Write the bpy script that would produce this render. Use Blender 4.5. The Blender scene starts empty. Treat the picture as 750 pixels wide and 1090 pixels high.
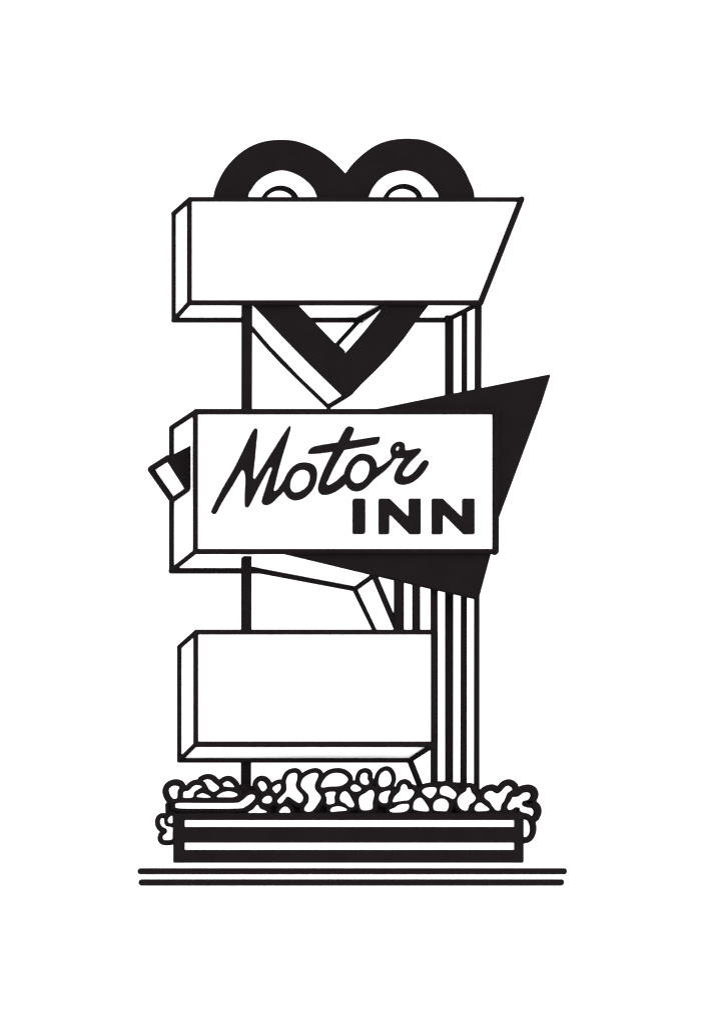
import bpy, bmesh, math
from mathutils import Vector
from mathutils.geometry import tessellate_polygon

S = bpy.context.scene
COL = S.collection

# ------------------------------------------------------------------ camera
# A view camera: film plane parallel to the sign face, lens shifted, standing
# well to the left and low, so left ends and undersides show but fronts stay square.
# Scene scale: 1 m = 100 "units" of the drawing (w = 750, h = 1090); the sign is about 7.7 m tall.
DIST = 40.0
OFF = 0.5 * DIST
CX, CZ = 0.0, (917 - 545) / 100.0
CAM = Vector((CX - OFF, -DIST, CZ - OFF))
cd = bpy.data.cameras.new('camera')
cam = bpy.data.objects.new('camera', cd)
COL.objects.link(cam)
cam.location = CAM
cam.rotation_euler = (math.radians(90), 0, 0)
cd.sensor_width = 36.0
cd.lens = 36.0 * DIST / 10.9
cd.shift_x = OFF / 10.9
cd.shift_y = OFF / 10.9
cd.clip_end = 500
S.camera = cam

# ------------------------------------------------------------------ light: even white studio surround
w = bpy.data.worlds.new('World')
S.world = w
w.use_nodes = True
bg = w.node_tree.nodes['Background']
bg.inputs['Color'].default_value = (1, 1, 1, 1)
bg.inputs['Strength'].default_value = 6.0
S.view_settings.view_transform = 'Standard'
S.view_settings.look = 'None'
S.view_settings.exposure = 0.0
S.view_settings.gamma = 1.0
S.cycles.max_bounces = 6
S.cycles.diffuse_bounces = 5
S.cycles.pixel_filter_type = 'BLACKMAN_HARRIS'
S.cycles.filter_width = 1.6
S.cycles.use_denoising = True
S.cycles.sample_clamp_direct = 2.4
S.cycles.sample_clamp_indirect = 6.0
w.cycles.sampling_method = 'NONE'

# ------------------------------------------------------------------ materials
def paint(name, c0, c1, scale, rough=0.9):
    m = bpy.data.materials.new(name)
    m.use_nodes = True
    nt = m.node_tree
    b = nt.nodes['Principled BSDF']
    tc = nt.nodes.new('ShaderNodeTexCoord')
    n = nt.nodes.new('ShaderNodeTexNoise')
    n.inputs['Scale'].default_value = scale
    n.inputs['Detail'].default_value = 4
    r = nt.nodes.new('ShaderNodeValToRGB')
    r.color_ramp.elements[0].position = 0.35
    r.color_ramp.elements[1].position = 0.65
    r.color_ramp.elements[0].color = (*c0, 1)
    r.color_ramp.elements[1].color = (*c1, 1)
    nt.links.new(tc.outputs['Object'], n.inputs['Vector'])
    nt.links.new(n.outputs['Fac'], r.inputs['Fac'])
    nt.links.new(r.outputs['Color'], b.inputs['Base Color'])
    b.inputs['Roughness'].default_value = rough
    b.inputs['Specular IOR Level'].default_value = 0.0
    return m

WHITE = paint('white_enamel', (0.80, 0.80, 0.80), (0.84, 0.84, 0.84), 3)
BLACK = paint('black_enamel', (0.0026, 0.0020, 0.0022), (0.0029, 0.0023, 0.0025), 5)
LEAFW = paint('white_leaf', (0.80, 0.80, 0.80), (0.85, 0.85, 0.85), 9)
LEAFB = paint('black_foliage', (0.0026, 0.0020, 0.0022), (0.0029, 0.0023, 0.0025), 12)
CONC = paint('white_concrete', (0.78, 0.78, 0.78), (0.84, 0.84, 0.84), 6)

WIDEN = 1.5
# ------------------------------------------------------------------ helpers
def P(x, y, d=0.0):
    """Point that lies behind drawing position (x, y), d hundredths of a metre behind the sign face."""
    p = Vector(((x - 375) / 100.0, 0.0, (917 - y) / 100.0))
    k = (d / 100.0) / DIST
    return p + (p - CAM) * k

def linkobj(name, bm, mat, parent=None):
    me = bpy.data.meshes.new(name)
    bmesh.ops.recalc_face_normals(bm, faces=bm.faces[:])
    bm.to_mesh(me)
    bm.free()
    me.materials.append(mat)
    o = bpy.data.objects.new(name, me)
    COL.objects.link(o)
    if parent is not None:
        o.parent = parent
        o.matrix_parent_inverse = parent_world(parent).inverted()
    return o

def parent_world(o):
    from mathutils import Matrix
    m = Matrix.Translation(o.location)
    if o.parent is not None:
        return parent_world(o.parent) @ o.matrix_parent_inverse @ m
    return m

def thing(name, label, cat, loc, group=None):
    o = bpy.data.objects.new(name, None)
    o.empty_display_size = 0.2
    COL.objects.link(o)
    o.location = loc
    o['label'] = label
    o['category'] = cat
    if group:
        o['group'] = group
    return o

def catmull(pts, n=4, closed=True):
    out = []
    N = len(pts)
    for i in range(N if closed else N - 1):
        g = lambda k: pts[k % N] if closed else pts[max(0, min(N - 1, k))]
        p0, p1, p2, p3 = g(i - 1), g(i), g(i + 1), g(i + 2)
        for s in range(n):
            t = s / n
            out.append(tuple(0.5 * ((2 * p1[a]) + (-p0[a] + p2[a]) * t + (2 * p0[a] - 5 * p1[a] + 4 * p2[a] - p3[a]) * t * t
                                    + (-p0[a] + 3 * p1[a] - 3 * p2[a] + p3[a]) * t ** 3) for a in (0, 1)))
    if not closed:
        out.append(pts[-1])
    return out

def rounded(pts, r, n=4):
    """Polygon with its corners rounded by radius r (or a list of radii)."""
    out = []
    N = len(pts)
    for i, p in enumerate(pts):
        rr = r[i] if isinstance(r, (list, tuple)) else r
        if rr <= 0:
            out.append(p)
            continue
        a, b = Vector(pts[i - 1]), Vector(pts[(i + 1) % N])
        v = Vector(p)
        da, db = (a - v), (b - v)
        ra, rb = min(rr, da.length * .45), min(rr, db.length * .45)
        s, e = v + da.normalized() * ra, v + db.normalized() * rb
        for k in range(n + 1):
            t = k / n
            q = s * (1 - t) ** 2 + v * 2 * t * (1 - t) + e * t * t
            out.append((q.x, q.y))
    return out

def area(l):
    return sum(l[i - 1][0] * l[i][1] - l[i][0] * l[i - 1][1] for i in range(len(l))) / 2

def offset_loop(l, w):
    """Outline pushed outward by w along its own normals."""
    s = 1 if area(l) > 0 else -1
    n = len(l)
    out = []
    for i in range(n):
        ax, ay = l[i - 1]
        bx, by = l[(i + 1) % n]
        tx, ty = bx - ax, by - ay
        q = math.hypot(tx, ty) or 1
        out.append((l[i][0] + s * ty / q * w, l[i][1] - s * tx / q * w))
    return out

def prism(bm, loops, d0, d1, back=None, caps=(True, True)):
    """Solid between the outline(s) at depth d0 and depth d1. Straight back unless a back outline is given."""
    fr, bk = [], []
    for li, l in enumerate(loops):
        f = [P(x, y, d0) for x, y in l]
        if back is None:
            b = [Vector((q.x, d1 / 100.0, q.z)) for q in f]
        else:
            b = [P(x, y, d1) for x, y in back[li]]
        fr.append([bm.verts.new(q) for q in f])
        bk.append([bm.verts.new(q) for q in b])
    for vs, c in ((fr, caps[0]), (bk, caps[1])):
        if not c:
            continue
        flat = [v for l in vs for v in l]
        tris = tessellate_polygon([[v.co for v in l] for l in vs])
        for t in tris:
            try:
                bm.faces.new([flat[i] for i in t])
            except ValueError:
                pass
    for f, b in zip(fr, bk):
        n = len(f)
        for i in range(n):
            try:
                bm.faces.new((f[i], f[(i + 1) % n], b[(i + 1) % n], b[i]))
            except ValueError:
                pass

def ball(bm, c, r):
    from mathutils import Matrix
    bmesh.ops.create_uvsphere(bm, u_segments=14, v_segments=8, radius=r, matrix=Matrix.Translation(c))

def tube(bm, pts, width, seg=14, closed=False, joints=True):
    """Round bar through 3D points; width in hundredths of a metre (one, or one per end)."""
    w0, w1 = width if isinstance(width, (tuple, list)) else (width, width)
    n = len(pts)
    m = n if closed else n - 1
    for i in range(m):
        a, b = pts[i], pts[(i + 1) % n]
        d = b - a
        if d.length < 1e-6:
            continue
        ra = (WIDEN + w0 + (w1 - w0) * i / m) / 216.0
        rb = (WIDEN + w0 + (w1 - w0) * (i + 1) / m) / 216.0
        z = d.normalized()
        u = z.orthogonal().normalized()
        v = z.cross(u)
        A, B = [], []
        for k in range(seg):
            t = 2 * math.pi * k / seg
            o = u * math.cos(t) + v * math.sin(t)
            A.append(bm.verts.new(a + o * ra))
            B.append(bm.verts.new(b + o * rb))
        for k in range(seg):
            bm.faces.new((A[k], A[(k + 1) % seg], B[(k + 1) % seg], B[k]))
        if joints:
            ball(bm, a, ra)
            if not closed and i == m - 1:
                ball(bm, b, rb)

def loop_tube(bm, pts, r, seg=10):
    """One smooth closed round bar through 3D points lying in a frontal plane."""
    n = len(pts)
    rings = []
    Y = Vector((0, 1, 0))
    for i in range(n):
        t = (pts[(i + 1) % n] - pts[i - 1]).normalized()
        s = t.cross(Y).normalized()
        rings.append([bm.verts.new(pts[i] + (s * math.cos(2 * math.pi * k / seg) + Y * math.sin(2 * math.pi * k / seg)) * r)
                      for k in range(seg)])
    for i in range(n):
        a, b = rings[i], rings[(i + 1) % n]
        for k in range(seg):
            bm.faces.new((a[k], a[(k + 1) % seg], b[(k + 1) % seg], b[k]))

def obj_prism(name, loops, d0, d1, mat, parent, back=None):
    bm = bmesh.new()
    prism(bm, loops, d0, d1, back)
    return linkobj(name, bm, mat, parent)

def zoomed(ox, oy, s, pts):
    return [(ox + x * s, oy + y * s) for x, y in pts]

# ------------------------------------------------------------------ ground
PF = -10.0                                  # depth of the planter's front
gz = P(375, 918.6, PF).z                    # ground level
bm = bmesh.new()
x0, x1, y0, y1, z0, z1 = -7.0, 7.0, -0.098, 9.0, gz - 0.34, gz
vs = [bm.verts.new((x, y, z)) for x in (x0, x1) for y in (y0, y1) for z in (z0, z1)]
for f in ((0, 1, 3, 2), (4, 6, 7, 5), (0, 4, 5, 1), (2, 3, 7, 6), (0, 2, 6, 4), (1, 5, 7, 3)):
    bm.faces.new([vs[i] for i in f])
g = linkobj('ground', bm, CONC)
g['kind'] = 'structure'
for pts in ([(149.6, 927.3), (600.4, 927.3)], [(150.8, 939.2), (597.2, 939.2)]):
    (xa, ya), (xb, yb) = pts
    h = 3.4 if ya < 930 else 3.5
    out = []
    for k in range(9):
        t = math.pi / 2 - math.pi * k / 8
        out.append((xb + h * .9 * math.cos(t), yb - h * math.sin(t)))
    for k in range(9):
        t = -math.pi / 2 - math.pi * k / 8
        out.append((xa + h * .9 * math.cos(t), ya - h * math.sin(t)))
    bm = bmesh.new()
    prism(bm, [out], -10.4, -9.6)
    o = linkobj('kerb_strip', bm, BLACK)
    o['kind'] = 'structure'

# ------------------------------------------------------------------ the sign: one rigid thing
sign = thing('motel_sign', 'tall motel sign with three white boxes, black heart, black arrow, and Motor INN lettering', 'motel sign',
             (0.2, 0.2, gz))

def sign_box(label, front, backp, d0, d1, edges, face_inset=1.5):
    bm = bmesh.new()
    def inset(poly, q):
        mx = sum(p[0] for p in poly) / 4
        my = sum(p[1] for p in poly) / 4
        return [(x + (q if x < mx else -q), y + (q if y < my else -q)) for x, y in poly]
    prism(bm, [inset(front, 1.6)], d0, d1 - 1, [inset(backp, 1.9)])
    o = linkobj('sign_box', bm, WHITE, sign)
    o['label'] = label
    cx = sum(p[0] for p in front) / len(front)
    cy = sum(p[1] for p in front) / len(front)
    ins = [(x + (face_inset if x < cx else -face_inset), y + (face_inset if y < cy else -face_inset)) for x, y in front]
    obj_prism('sign_face', [ins], d0 - 0.6, d0 + 0.3, WHITE, o)
    bm = bmesh.new()
    for pts, wd in edges:
        tube(bm, [P(*p) for p in pts], wd)
    linkobj('edging', bm, BLACK, o)
    return o

# topmost box: slanted right end
d0, d1 = 10, 44
F = [(201.6, 212.6), (554.0, 212.8), (510.8, 322.4), (201.6, 322.4)]
B = [(185, 227.2), (532, 229), (475.5, 340.6), (185, 340.6)]
top = sign_box('blank white sign box with slanted right end', F, B, d0, d1, [
    ([(*F[0], d0), (*F[1], d0)], 4.5), ([(*F[1], d0), (*F[2], d0)], 6.4), ([(*F[2], d0), (*F[3], d0)], 4.4),
    ([(*F[3], d0), (*F[0], d0)], 4.4), ([(*F[0], d0), (*B[0], d1)], 4.8), ([(*B[0], d1), (*B[3], d1)], 4.0),
    ([(*B[3], d1), (*F[3], d0)], 4.6), ([(*B[3], d1), (*B[2], d1)], 4.6), ([(*B[2], d1), (*F[2], d0)], 4.6)])

# middle box: Motor INN
d0, d1 = 0, 46
F = [(208.0, 438.6), (526.4, 438.6), (526.4, 587.2), (208.0, 587.2)]
B = [(182.8, 455.2), (502, 456), (502, 607.2), (182.8, 607.2)]
mid = sign_box('white sign box lettered Motor INN', F, B, d0, d1, [
    ([(*F[0], d0), (525.5, 438.6, d0)], 5.6), ([(526.7, 439, d0), (526.7, 587, d0)], 6.8), ([(*F[2], d0), (*F[3], d0)], 4.7),
    ([(*F[3], d0), (*F[0], d0)], 4.5), ([(*F[0], d0), (*B[0], d1)], 4.8), ([(*B[0], d1), (*B[3], d1)], 4.9),
    ([(*B[3], d1), (*F[3], d0)], 4.6), ([(*B[3], d1), (300, 607.2, d1)], 5.9)])

# lowest box
d0, d1 = -25, 9.5
F = [(208.4, 673.1), (461.2, 673.1), (461.2, 792.3), (208.4, 792.3)]
B = [(191, 688.5), (440, 689), (436, 809.2), (191, 809.2)]
low = sign_box('blank white rectangular sign box just above the planter', F, B, d0, d1, [
    ([(*F[0], d0), (*F[1], d0)], 4.9), ([(461.6, 673.5, d0), (461.6, 792.5, d0)], 7.2), ([(459.5, 792.3, d0), (*F[3], d0)], 5.0),
    ([(*F[3], d0), (*F[0], d0)], 4.3), ([(*F[0], d0), (*B[0], d1)], 4.4), ([(*B[0], d1), (*B[3], d1)], 4.1),
    ([(*B[3], d1), (*F[3], d0)], 4.4), ([(*B[3], d1), (*B[2], d1)], 4.5), ([(*B[2], d1), (459.8, 794, d0)], 4.8)])

# ---- lettering on the middle box
MZ = (220, 450, .13333)
M_ = zoomed(*MZ, [(45, 690), (130, 520), (215, 375), (290, 225), (345, 110), (376, 54), (391, 45), (404, 53), (405, 80), (396, 170),
    (385, 290), (373, 400), (370, 438), (380, 448), (396, 434), (460, 335), (530, 222), (600, 112), (650, 38), (664, 27), (670, 45),
    (640, 150), (605, 265), (575, 370), (546, 490), (535, 535), (548, 545), (576, 520), (620, 455), (660, 390), (690, 420), (640, 500),
    (615, 546), (570, 592), (520, 640), (475, 655), (446, 640), (445, 608), (470, 530), (505, 420), (525, 365), (520, 352), (500, 360),
    (460, 430), (400, 545), (345, 655), (325, 672), (308, 658), (308, 560), (312, 460), (308, 400), (292, 375), (275, 385), (210, 495),
    (120, 640), (82, 713), (62, 726), (45, 715)])
Z8 = (300, 450, .21333)
o1 = zoomed(*Z8, [(18, 352), (40, 376), (70, 385), (110, 374), (150, 338), (172, 288), (173, 235), (152, 207), (115, 198), (75, 205), (40, 235), (15, 280), (9, 320)])
o1i = zoomed(*Z8, [(41, 315), (48, 278), (70, 246), (100, 232), (130, 240), (142, 268), (131, 310), (100, 338), (65, 348), (47, 336)])
t_ = zoomed(*Z8, [(318, 29), (335, 18), (355, 24), (358, 40), (335, 90), (310, 136), (265, 212), (230, 285), (222, 303), (233, 311), (268, 292), (310, 256),
    (335, 250), (320, 300), (280, 335), (240, 354), (205, 357), (185, 340), (185, 308), (205, 250), (235, 185), (264, 132), (286, 88)])
bar = zoomed(*Z8, [(133, 146), (148, 124), (190, 112), (280, 98), (380, 84), (470, 70), (488, 73), (484, 92), (470, 105), (380, 121), (280, 138), (190, 150), (142, 153)])
o2 = zoomed(*Z8, [(311, 270), (320, 225), (345, 185), (380, 158), (415, 155), (450, 168), (470, 198), (473, 230), (468, 268), (442, 300), (415, 325), (385, 339), (350, 335), (325, 311)])
o2i = zoomed(*Z8, [(341, 262), (355, 220), (385, 190), (415, 187), (436, 205), (438, 236), (425, 270), (400, 295), (370, 302), (348, 287)])
r_ = zoomed(*Z8, [(455, 235), (490, 218), (525, 194), (549, 170), (543, 140), (550, 114), (570, 97), (595, 95), (612, 108), (616, 136), (650, 133), (682, 127),
    (694, 136), (680, 156), (640, 195), (610, 236), (601, 256), (612, 268), (640, 261), (670, 234), (698, 196), (715, 186), (730, 194), (728, 212), (700, 254),
    (660, 290), (620, 305), (585, 303), (564, 285), (565, 255), (585, 212), (612, 175), (590, 174), (566, 178), (540, 211), (505, 245), (470, 272), (445, 290)])
ri = zoomed(*Z8, [(567, 131), (577, 116), (588, 117), (585, 131), (573, 140)])
Z7 = (365, 445, .21333)
I_ = rounded([(375.7, 530.7), (388.6, 530.7), (388.6, 567.8), (375.7, 567.8)], 2.2)
N1 = rounded(zoomed(*Z7, [(180, 402), (232, 402), (322, 490), (330, 490), (330, 402), (387, 402), (387, 576), (335, 576), (240, 480), (230, 482), (230, 576), (180, 576)]), .9, 3)
N2 = rounded(zoomed(*Z7, [(445, 402), (497, 402), (588, 490), (597, 490), (597, 402), (655, 402), (655, 576), (603, 576), (507, 480), (497, 484), (497, 576), (445, 576)]), .9, 3)
def letter(i, *shapes):
    bm = bmesh.new()
    for k, s in enumerate(shapes):
        s = [offset_loop(l, .4 if n == 0 else .4 * -1) for n, l in enumerate(s)]
        prism(bm, s, -1.5 - .1 * i - .05 * k, -0.3)
    return linkobj('letter', bm, BLACK, mid)
letter(0, [catmull(M_, 3)])
letter(1, [catmull(o1, 5), catmull(o1i, 5)])
letter(2, [catmull(t_, 4)], [catmull(bar, 4)])
letter(3, [catmull(o2, 5), catmull(o2i, 5)])
letter(4, [catmull(r_, 4), catmull(ri, 4)])
letter(5, [I_])
letter(6, [N1])
letter(7, [N2])

# ---- heart: black front band, white sides
hd0, hd1 = 12, 44
outer_l = catmull([(270, 325), (247, 290), (230, 245), (227, 212), (233.5, 190), (245, 172.5), (262, 158), (282, 150), (304, 148.5), (321, 151.5),
                   (340, 160), (355, 171.5), (367.6, 184)], 5, closed=False)
outer_r = catmull([(367.6, 184), (376, 173), (390, 160.5), (403, 152.8), (418, 148.4), (436, 147.2), (455, 150), (475, 160), (490, 174.5),
                   (499.5, 192), (505, 211), (500, 250), (480, 293), (457, 324)], 5, closed=False)
outer = outer_l + outer_r[1:] + [(444, 341), (430, 360.5), (414, 380), (400, 394.5), (385, 409), (375, 420), (368.5, 424.5), (363.6, 420.6), (330, 388), (300, 357.5)]
inner_l = catmull([(318, 325), (285, 285), (266, 240), (264.3, 211), (268.5, 201), (275.5, 192), (286, 185), (299.5, 181), (313, 184), (325, 191),
                   (333.5, 200), (338.8, 211), (352, 232), (365.5, 243)], 5, closed=False)
inner_r = catmull([(365.5, 243), (380, 232), (391.5, 211), (397, 200), (405, 190.5), (416, 184), (431, 181), (445, 184.5), (455, 192), (462.5, 201),
                   (467, 211), (464, 240), (440, 285), (409, 325)], 5, closed=False)
inner = inner_l + inner_r[1:] + [(388, 352), (367, 376)]
inner_back = []
for (x, y) in inner:
    if y > 318:
        inner_back.append((x - 18, y + 10))
    else:
        cx = 298 if x < 365.5 else 428.5
        inner_back.append((cx + (x - cx) * .66, 211 + (y - 211) * .58 + 1))
outer_back = [(x - 14, y + 10) for x, y in outer[:-6]] + [(385 - 18, 409 + 12), (360, 427), (352, 432.5), (350, 432.5), (318, 402), (286, 369)]
outer_back[0] = (262, 341)
bm = bmesh.new()
prism(bm, [outer], hd0 + 1, hd1, [outer_back], caps=(False, False))
nin = len(inner)
prism(bm, [inner], hd0 + 1, hd1, [inner_back], caps=(False, False))
heart = linkobj('heart', bm, WHITE, sign)
heart['label'] = 'black heart standing behind the topmost box, its point hanging below'
obj_prism('heart_face', [outer, inner], hd0, hd0 + 1.2, BLACK, heart)
bm = bmesh.new()
tube(bm, [P(x, y, hd1) for x, y in [(263, 343), (270, 350.5), (285, 368), (300, 384), (325, 408.5), (350, 432.5)]], 4.6)
tube(bm, [P(350, 432.5, hd1), P(367, 421.5, hd0 + 1)], (4.6, 6))
linkobj('point_edging', bm, BLACK, heart)
bm = bmesh.new()
tube(bm, [P(357.5, 368, hd1 - 2), P(382.5, 340.8, hd1 - 2)], 4.4)
tube(bm, [P(357.5, 368, hd1 - 2), P(364.5, 375.5, hd0 + 1)], 4.0)
tube(bm, [P(382, 339.8, hd1 - 3), P(408, 326.8, hd0 + 1)], 5.4)
for arc in ([(279.5, 217), (280, 212), (284, 206), (290.5, 201.7), (298, 200.2), (305.5, 201.8), (311.5, 206), (315.2, 212), (316, 217)],
            [(408.5, 217), (409.5, 211.5), (414.5, 204), (421, 200), (429, 198.3), (437, 200.2), (443.3, 204.4), (446.8, 211), (447.5, 217)]):
    bm2 = bmesh.new()
    tube(bm2, [P(x, y, hd1) for x, y in catmull(arc, 3, closed=False)], 4.4)
    linkobj('inner_ring', bm2, BLACK, heart)
linkobj('point_edging', bm, BLACK, heart)

# ---- black arrow through the middle box
ad0, ad1, ad2 = 11.5, 15, 43
AF = rounded([(177.5, 487), (393, 436.5), (473, 420.3), (586.2, 397.8), (576, 430), (531, 551), (522, 591), (509.6, 637), (455, 624.4), (395, 610.2), (305, 588.6), (290, 584.8), (199.5, 521.5)],
             [1, 0, 0, 3, 0, 0, 0, 1, 0, 0, 0, 0, 1])
AR = [(240, 471.5)] + [p for p in AF if p[0] > 280 and p != (290, 584.8)] + [(290, 584.8), (240, 552)]
AL = rounded([(177.5, 487), (202, 474.3), (250, 460), (250, 545), (204, 519.5), (199.5, 521.5)], [1, 0, 0, 0, 0, 1])
bm = bmesh.new()
prism(bm, [AR], 1.6, 5.6)
prism(bm, [AL], ad0, ad1)
arrow = linkobj('arrow', bm, BLACK, sign)
arrow['label'] = 'big black pointed panel passing behind the Motor INN box'
bm = bmesh.new()
prism(bm, [[(178.5, 488), (255, 472), (255, 562), (199.5, 521)]], ad1 - .5, ad2, [[(162.5, 499.5), (240, 484), (240, 575), (184.5, 531)]])
prism(bm, [[(250, 474), (396, 440), (397.5, 610.5), (305, 588.4), (290, 584.6), (250, 562)]], 5.0, ad2, [[(236, 487), (377, 456), (378.5, 625.5), (268, 604.4), (252, 601), (236, 575)]])
linkobj('arrow_body', bm, WHITE, arrow)
bm = bmesh.new()
bm2 = bmesh.new()
for a, b, wd in (((178.2, 488, ad0 + 1), (160.7, 499.2, ad2), 6.2), ((160.7, 499.2, ad2), (183.8, 532, ad2), 6), ((199, 521.4, ad0 + 1), (183.8, 532, ad2), 4.6),
                 ((263, 604.8, ad2), (378, 626.4, ad2), (5.2, 5.4)), ((378, 626.8, ad2), (398, 612, 6), 5)):
    tube(bm if a[0] < 250 else bm2, [P(*a), P(*b)], wd)
linkobj('tip_edging', bm, BLACK, arrow)
linkobj('edging', bm2, BLACK, arrow)

# ---- pole and posts
def post(name, xa, xb, ya, yb, d, th=3.0, xa2=None, xb2=None, label=None):
    xa2 = xa if xa2 is None else xa2
    xb2 = xb if xb2 is None else xb2
    o = obj_prism(name, [[(xa - .3 + th / 2, ya), (xb + .3, ya), (xb2 + .3, yb), (xa2 - .3 + th / 2, yb)]], d, d + th, BLACK, sign)
    if label:
        o['label'] = label
    return o
post('support_pole', 256.8, 268.6, 300, 868, 14, 6, 256.0, 267.2, 'thick single black pole on the left')
post('support_post', 473.2, 482.5, 322, 868, 37, 3, 473.4, 482)
post('support_post', 491, 497, 322, 868, 26, 3, 489.4, 496.6)
post('support_post', 505.0, 512.4, 320, 600, 15, 3, 504.2, 511.2)
post('support_post', 504.2, 510, 592, 868, 18.5, 3, 504, 510)
post('support_post', 457.9, 465.6, 622, 868, 12 - 2.4, 2.6, 457.9, 465.7)
post('support_post', 418.9, 429.8, 610, 700, 2.2, 2.8)
post('support_post', 438.4, 447, 616, 700, 2.2, 2.8)

# ---- braces
bm = bmesh.new()
a, b, c, d = P(398.5, 613.5, 8), P(424.5, 674, 8), P(403, 674, 40), P(380.5, 627, 40)
n = (b - a).cross(d - a).normalized() * 0.008
va = [bm.verts.new(q + n) for q in (a, b, c, d)]
vb = [bm.verts.new(q - n) for q in (a, b, c, d)]
bm.faces.new(va)
bm.faces.new(vb[::-1])
for i in range(4):
    bm.faces.new((va[i], va[(i + 1) % 4], vb[(i + 1) % 4], vb[i]))
br = linkobj('brace', bm, WHITE, sign)
br['label'] = 'slanting white strut with black edges under the black arrow'
bm = bmesh.new()
tube(bm, [P(398.5, 613.5, 7), P(424, 674, 7)], 5)
tube(bm, [P(378, 627.5, 42), P(401, 674, 42)], 5)
linkobj('edging', bm, BLACK, br)
bm = bmesh.new()
tube(bm, [P(436, 809.2, 9.5), P(449, 842, 11)], 5.2)
br = linkobj('brace', bm, BLACK, sign)
br['label'] = 'thin black slanting rod below the lowest box'

# ------------------------------------------------------------------ planter
pl = thing('planter', 'long black planter box with two white slots, full of shrubs at the sign foot', 'planter', (P(370, 918, PF).x, 0.2, gz))
bm = bmesh.new()
prism(bm, [[(190, 868.5), (551, 868.5), (551, 917), (190, 917)]], PF + 0.7, 62)
linkobj('liner', bm, WHITE, pl)
for ya, yb in ((865.6, 873), (879.9, 896.9), (904.3, 918.3)):
    obj_prism('board', [[(196, ya), (547.5, ya), (547.5, yb), (196, yb)]], PF, PF + 0.9, BLACK, pl)
obj_prism('end_post', [rounded([(184.6, 865.6), (197, 865.6), (197, 918.5), (184.6, 918.5)], [0, 0, 0, 2])], PF - .1, PF + 1.0, BLACK, pl)
obj_prism('end_post', [rounded([(546.9, 865.6), (557.2, 865.6), (557.2, 918.5), (546.9, 918.5)], [0, 0, 2, 0])], PF - .1, PF + 1.0, BLACK, pl)

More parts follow.
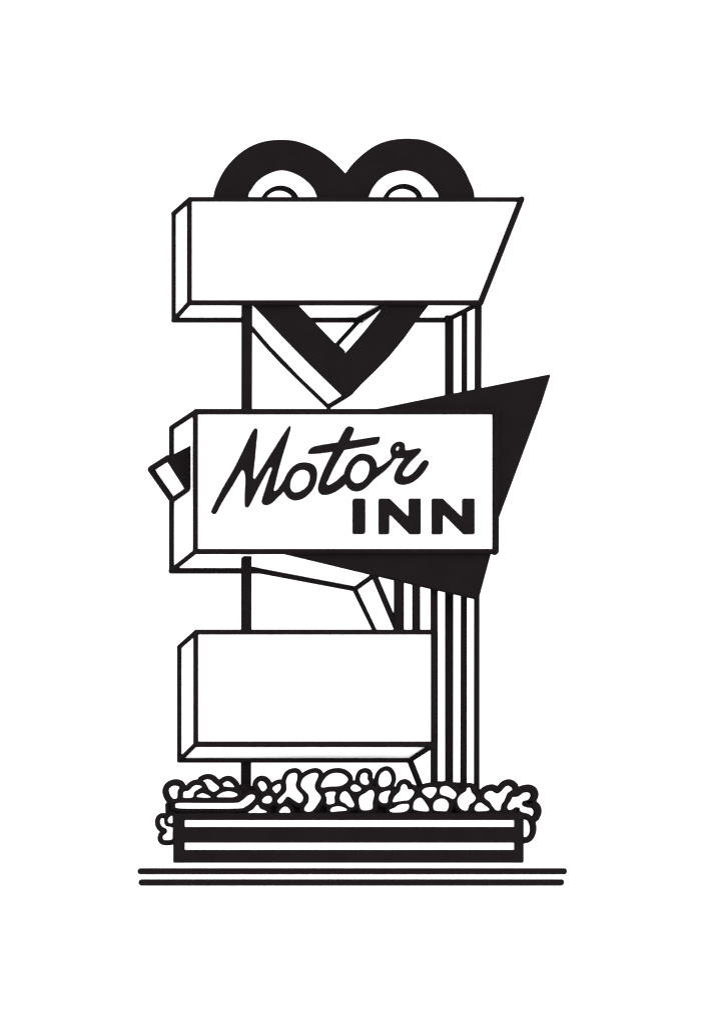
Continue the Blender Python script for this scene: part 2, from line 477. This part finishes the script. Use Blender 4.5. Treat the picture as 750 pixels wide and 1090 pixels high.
# ------------------------------------------------------------------ shrubs
R1, R2, R3 = (160, 815, .09333), (220, 810, .10667), (290, 810, .10667)
R4, R5, R6 = (360, 810, .10667), (430, 810, .10667), (500, 820, .10667)
Zm = zoomed
LEAF = dict(
 b1=(Zm(*R1, [(213, 275), (245, 238), (290, 228), (332, 246), (312, 290), (306, 366), (262, 375), (228, 335)]), 7),
 b2=(Zm(*R1, [(355, 340), (385, 298), (440, 283), (490, 236), (540, 222), (590, 240), (545, 270), (502, 300), (478, 362), (362, 362)]), 6.3),
 b3=(Zm(*R1, [(528, 354), (560, 326), (600, 315), (650, 334), (692, 361), (610, 365)]), 5.2),
 b4=([(215, 832.3), (219.7, 829.7), (224.4, 830.4), (228, 833.5), (233.3, 838.6), (227.5, 842.8), (222.6, 840), (220.5, 836.5)], 6),
 c1=(Zm(*R1, [(200, 620), (215, 590), (250, 570), (258, 612), (254, 655), (210, 650)]), 4.2),
 c2=(Zm(*R1, [(114, 622), (135, 598), (158, 610), (160, 655), (185, 690), (256, 705), (258, 770), (254, 836), (200, 850), (152, 842), (145, 803), (188, 765), (186, 722), (140, 697), (118, 665)]), 5.6),
 L=([(186.8, 857.6), (190, 854.8), (215, 854.8), (250, 854.7), (256.5, 853), (261, 849.6), (265.5, 846), (270.5, 846.4), (271, 850), (266.5, 855), (261, 858.6), (254, 860.6), (215, 860.8), (190, 860.4)], 4.6),
 b5=(Zm(*R2, [(160, 228), (200, 203), (235, 212), (275, 258), (195, 256), (167, 250)]), 6),
 b6=(Zm(*R2, [(100, 358), (150, 318), (210, 303), (270, 312), (310, 338), (265, 361), (180, 362)]), 5),
 b7=(Zm(*R2, [(512, 228), (540, 201), (580, 218), (600, 268), (558, 303), (525, 262)]), 6),
 b8=(Zm(*R2, [(655, 270), (690, 242), (728, 229), (740, 256), (730, 290), (695, 320), (668, 296)]), 5),
 b9=(Zm(*R2, [(552, 395), (572, 365), (610, 348), (646, 362), (648, 400), (620, 423), (570, 418)]), 5),
 b10=(Zm(*R2, [(418, 508), (465, 480), (505, 438), (535, 475), (592, 500), (585, 516), (430, 518)]), 4.2),
 b11=(Zm(*R3, [(135, 200), (160, 142), (205, 120), (243, 130), (245, 180), (231, 240), (250, 290), (300, 346), (298, 395), (265, 418), (220, 395), (150, 354), (105, 405), (75, 425), (50, 405), (65, 375), (130, 310), (140, 260)]), 5.3),
 b12=(Zm(*R3, [(66, 514), (95, 470), (130, 455), (163, 475), (176, 514), (120, 516)]), 4.2),
 b13=(Zm(*R3, [(283, 250), (300, 182), (350, 140), (415, 118), (455, 132), (450, 170), (425, 225), (425, 280), (470, 338), (482, 370), (450, 430), (400, 495), (350, 507), (318, 490), (325, 455), (358, 410), (360, 345), (330, 305)]), 5.2),
 b14=(Zm(*R3, [(483, 250), (510, 190), (560, 140), (620, 120), (690, 126), (735, 155), (752, 190), (720, 228), (660, 252), (570, 255), (505, 265)]), 5.3),
 b15=(Zm(*R3, [(525, 328), (570, 308), (628, 312), (616, 360), (618, 415), (580, 432), (542, 425), (540, 370)]), 4.6),
 b16=(Zm(*R4, [(15, 360), (35, 317), (70, 303), (100, 325), (130, 375), (158, 435), (138, 462), (100, 453), (70, 425), (25, 400)]), 4.6),
 b17=(Zm(*R3, [(575, 490), (600, 462), (660, 452), (712, 465), (742, 492), (655, 503), (588, 507)]), 4.4),
 b18=(Zm(*R4, [(120, 268), (150, 237), (188, 242), (228, 280), (190, 305), (146, 300)]), 4.6),
 b19=(Zm(*R4, [(215, 178), (230, 132), (265, 118), (292, 136), (290, 180), (305, 207), (293, 233), (255, 235), (225, 215)]), 5.2),
 b20=(Zm(*R4, [(400, 220), (410, 152), (440, 112), (480, 98), (513, 125), (528, 180), (513, 230), (470, 255), (425, 257)]), 5),
 b21=(Zm(*R4, [(205, 380), (225, 345), (270, 320), (310, 292), (345, 298), (357, 340), (341, 410), (340, 470), (300, 490), (240, 490), (212, 455)]), 5),
 b22=(Zm(*R4, [(405, 362), (420, 325), (470, 302), (520, 300), (496, 355), (487, 414), (440, 418), (410, 395)]), 4.8),
 b23=([(418, 853.6), (419.8, 847.8), (425.2, 842.4), (426.8, 836.7), (429.8, 834.7), (432.8, 836.6), (434, 840.2), (438, 840.4), (440.5, 843), (439, 846.8), (434.8, 851.4), (430, 852.2), (424, 853)], 5.6),
 b24=(Zm(*R4, [(512, 487), (560, 466), (600, 440), (650, 430), (700, 434), (697, 480), (650, 508), (560, 515), (520, 506)]), 4.4),
 b25=(Zm(*R5, [(178, 306), (200, 276), (250, 263), (314, 268), (316, 310), (265, 370), (215, 346)]), 5.2),
 b26=(Zm(*R5, [(90, 450), (100, 405), (130, 376), (165, 368), (195, 395), (245, 475), (228, 503), (150, 497), (96, 482)]), 4.8),
 b27=(Zm(*R5, [(290, 440), (310, 400), (360, 376), (410, 385), (443, 432), (425, 495), (370, 500), (300, 490)]), 4.8),
 b28=(Zm(*R5, [(355, 310), (365, 266), (410, 249), (455, 265), (518, 325), (490, 378), (430, 356), (370, 336)]), 5.6),
 b29=(Zm(*R5, [(530, 390), (560, 340), (615, 300), (625, 272), (655, 268), (670, 310), (712, 365), (690, 408), (650, 435), (630, 488), (590, 492), (545, 455)]), 5.2),
 b30=(Zm(*R6, [(45, 372), (70, 336), (105, 322), (140, 345), (190, 385), (170, 403), (75, 408), (50, 395)]), 5),
 b31=(Zm(*R6, [(142, 252), (160, 222), (210, 205), (265, 232), (310, 210), (345, 170), (380, 155), (420, 188), (370, 230), (350, 290), (312, 340), (300, 394), (260, 398), (225, 360), (190, 310), (150, 280)]), 7.2),
 b32=(Zm(*R6, [(370, 370), (395, 300), (420, 268), (480, 262), (530, 226), (580, 222), (600, 250), (575, 293), (525, 308), (518, 348), (560, 370), (610, 378), (630, 410), (615, 455), (570, 430), (500, 412), (490, 382), (455, 366), (420, 388), (382, 394)]), 8.6),
 b33=(Zm(*R6, [(522, 486), (545, 492), (572, 506), (592, 560), (590, 620), (570, 655), (540, 665), (522, 640), (520, 560)]), 7),
)
TOPLINE = [(179, 853), (190, 851), (200, 848), (225, 845), (240, 840), (256, 834), (269, 836), (280, 842), (290, 842), (303, 838), (320, 840), (345, 838), (365, 838), (377, 830),
           (390, 828), (400, 832), (414, 833), (425, 840), (437, 841), (452, 834), (465, 831), (480, 832), (495, 833), (505, 836), (514, 842), (530, 844), (545, 847), (553, 852), (557, 866)]
def topy(x):
    for (xa, ya), (xb, yb) in zip(TOPLINE, TOPLINE[1:]):
        if xa <= x <= xb:
            return ya + (yb - ya) * (x - xa) / (xb - xa)
    return TOPLINE[0][1] if x < 200 else TOPLINE[-1][1]

SHRUBS = [
 (178.5, 206, ['b1', 'b2', 'c1', 'c2'], 'leftmost shrub, one round lobe on top and leaves hanging down the planter side'),
 (204, 271, ['b3', 'b4', 'b5', 'b6', 'L'], 'shrub left of the thick pole, with a long strip leaf curling up at its end'),
 (269, 299, ['b7', 'b8', 'b9', 'b10'], 'small shrub with small oval leaves just right of the thick pole'),
 (297, 343, ['b11', 'b12', 'b13'], 'shrub with two tall wavy leaves, one forked like an upside down Y'),
 (341, 380, ['b14', 'b15', 'b16', 'b17', 'b18'], 'shrub topped by one wide flat oval leaf'),
 (378, 416, ['b19', 'b20', 'b21', 'b22'], 'shrub topped by two upright egg shaped leaves side by side'),
 (414, 458, ['b23', 'b24', 'b25', 'b26'], 'shrub at the foot of the thin slanting rod, with a three lobed leaf'),
 (456, 513, ['b27', 'b28', 'b29', 'b30'], 'shrub at the foot of the row of black posts'),
 (511, 556.5, ['b31', 'b32', 'b33'], 'rightmost shrub with deeply lobed leaves spilling over the planter end'),
]

for si, (xa, xb, leaves, lab) in enumerate(SHRUBS):
    base = P((xa + xb) / 2, 872, 10)
    sh = thing('shrub', lab, 'shrub', base, 'white leaved shrubs in the planter')
    # dark leafy mass behind the leaves
    xs = [xa + (xb - xa) * k / 10 for k in range(11)]
    poly = [(x, topy(x)) for x in xs] + [(xb, 873)] + ([(185, 873), (178.8, 866)] if si == 0 else [(xa, 873)])
    cxm, cym = (xa + xb) / 2, 862
    bk = [(cxm + (x - cxm) * .8, cym + (y - cym) * .7) for x, y in poly]
    bm = bmesh.new()
    prism(bm, [poly], 1.5 + .23 * si, 8 + .23 * si)
    prism(bm, [poly], 5 + .23 * si, 40, [bk])
    linkobj('foliage', bm, LEAFB, sh)
    for li, key in enumerate(leaves):
        pts, rim = LEAF[key]
        fine = catmull(pts, 4)
        sm = offset_loop(fine, -.35)
        dd = -2.0 + .12 * li
        cx = sum(p[0] for p in sm) / len(sm)
        cy = sum(p[1] for p in sm) / len(sm)
        bm = bmesh.new()
        prism(bm, [sm], dd - 3.2, dd + 1.5, [[(cx + (x - cx) * .93, cy + (y - cy) * .93) for x, y in sm]])
        lf = linkobj('leaf', bm, LEAFW, sh)
        bm = bmesh.new()
        off = offset_loop(fine, rim / 2 - .1)
        loop_tube(bm, [P(x, y, dd) for x, y in off], (rim / 2 + .5) / 100 / 1.08)
        linkobj('rim', bm, LEAFB, lf)

# rounded bars shade smoothly
for o in bpy.data.objects:
    if o.type == 'MESH' and o.name.split('.')[0] in ('edging', 'rim', 'point_edging', 'tip_edging', 'inner_ring'):
        o.data.polygons.foreach_set('use_smooth', [True] * len(o.data.polygons))
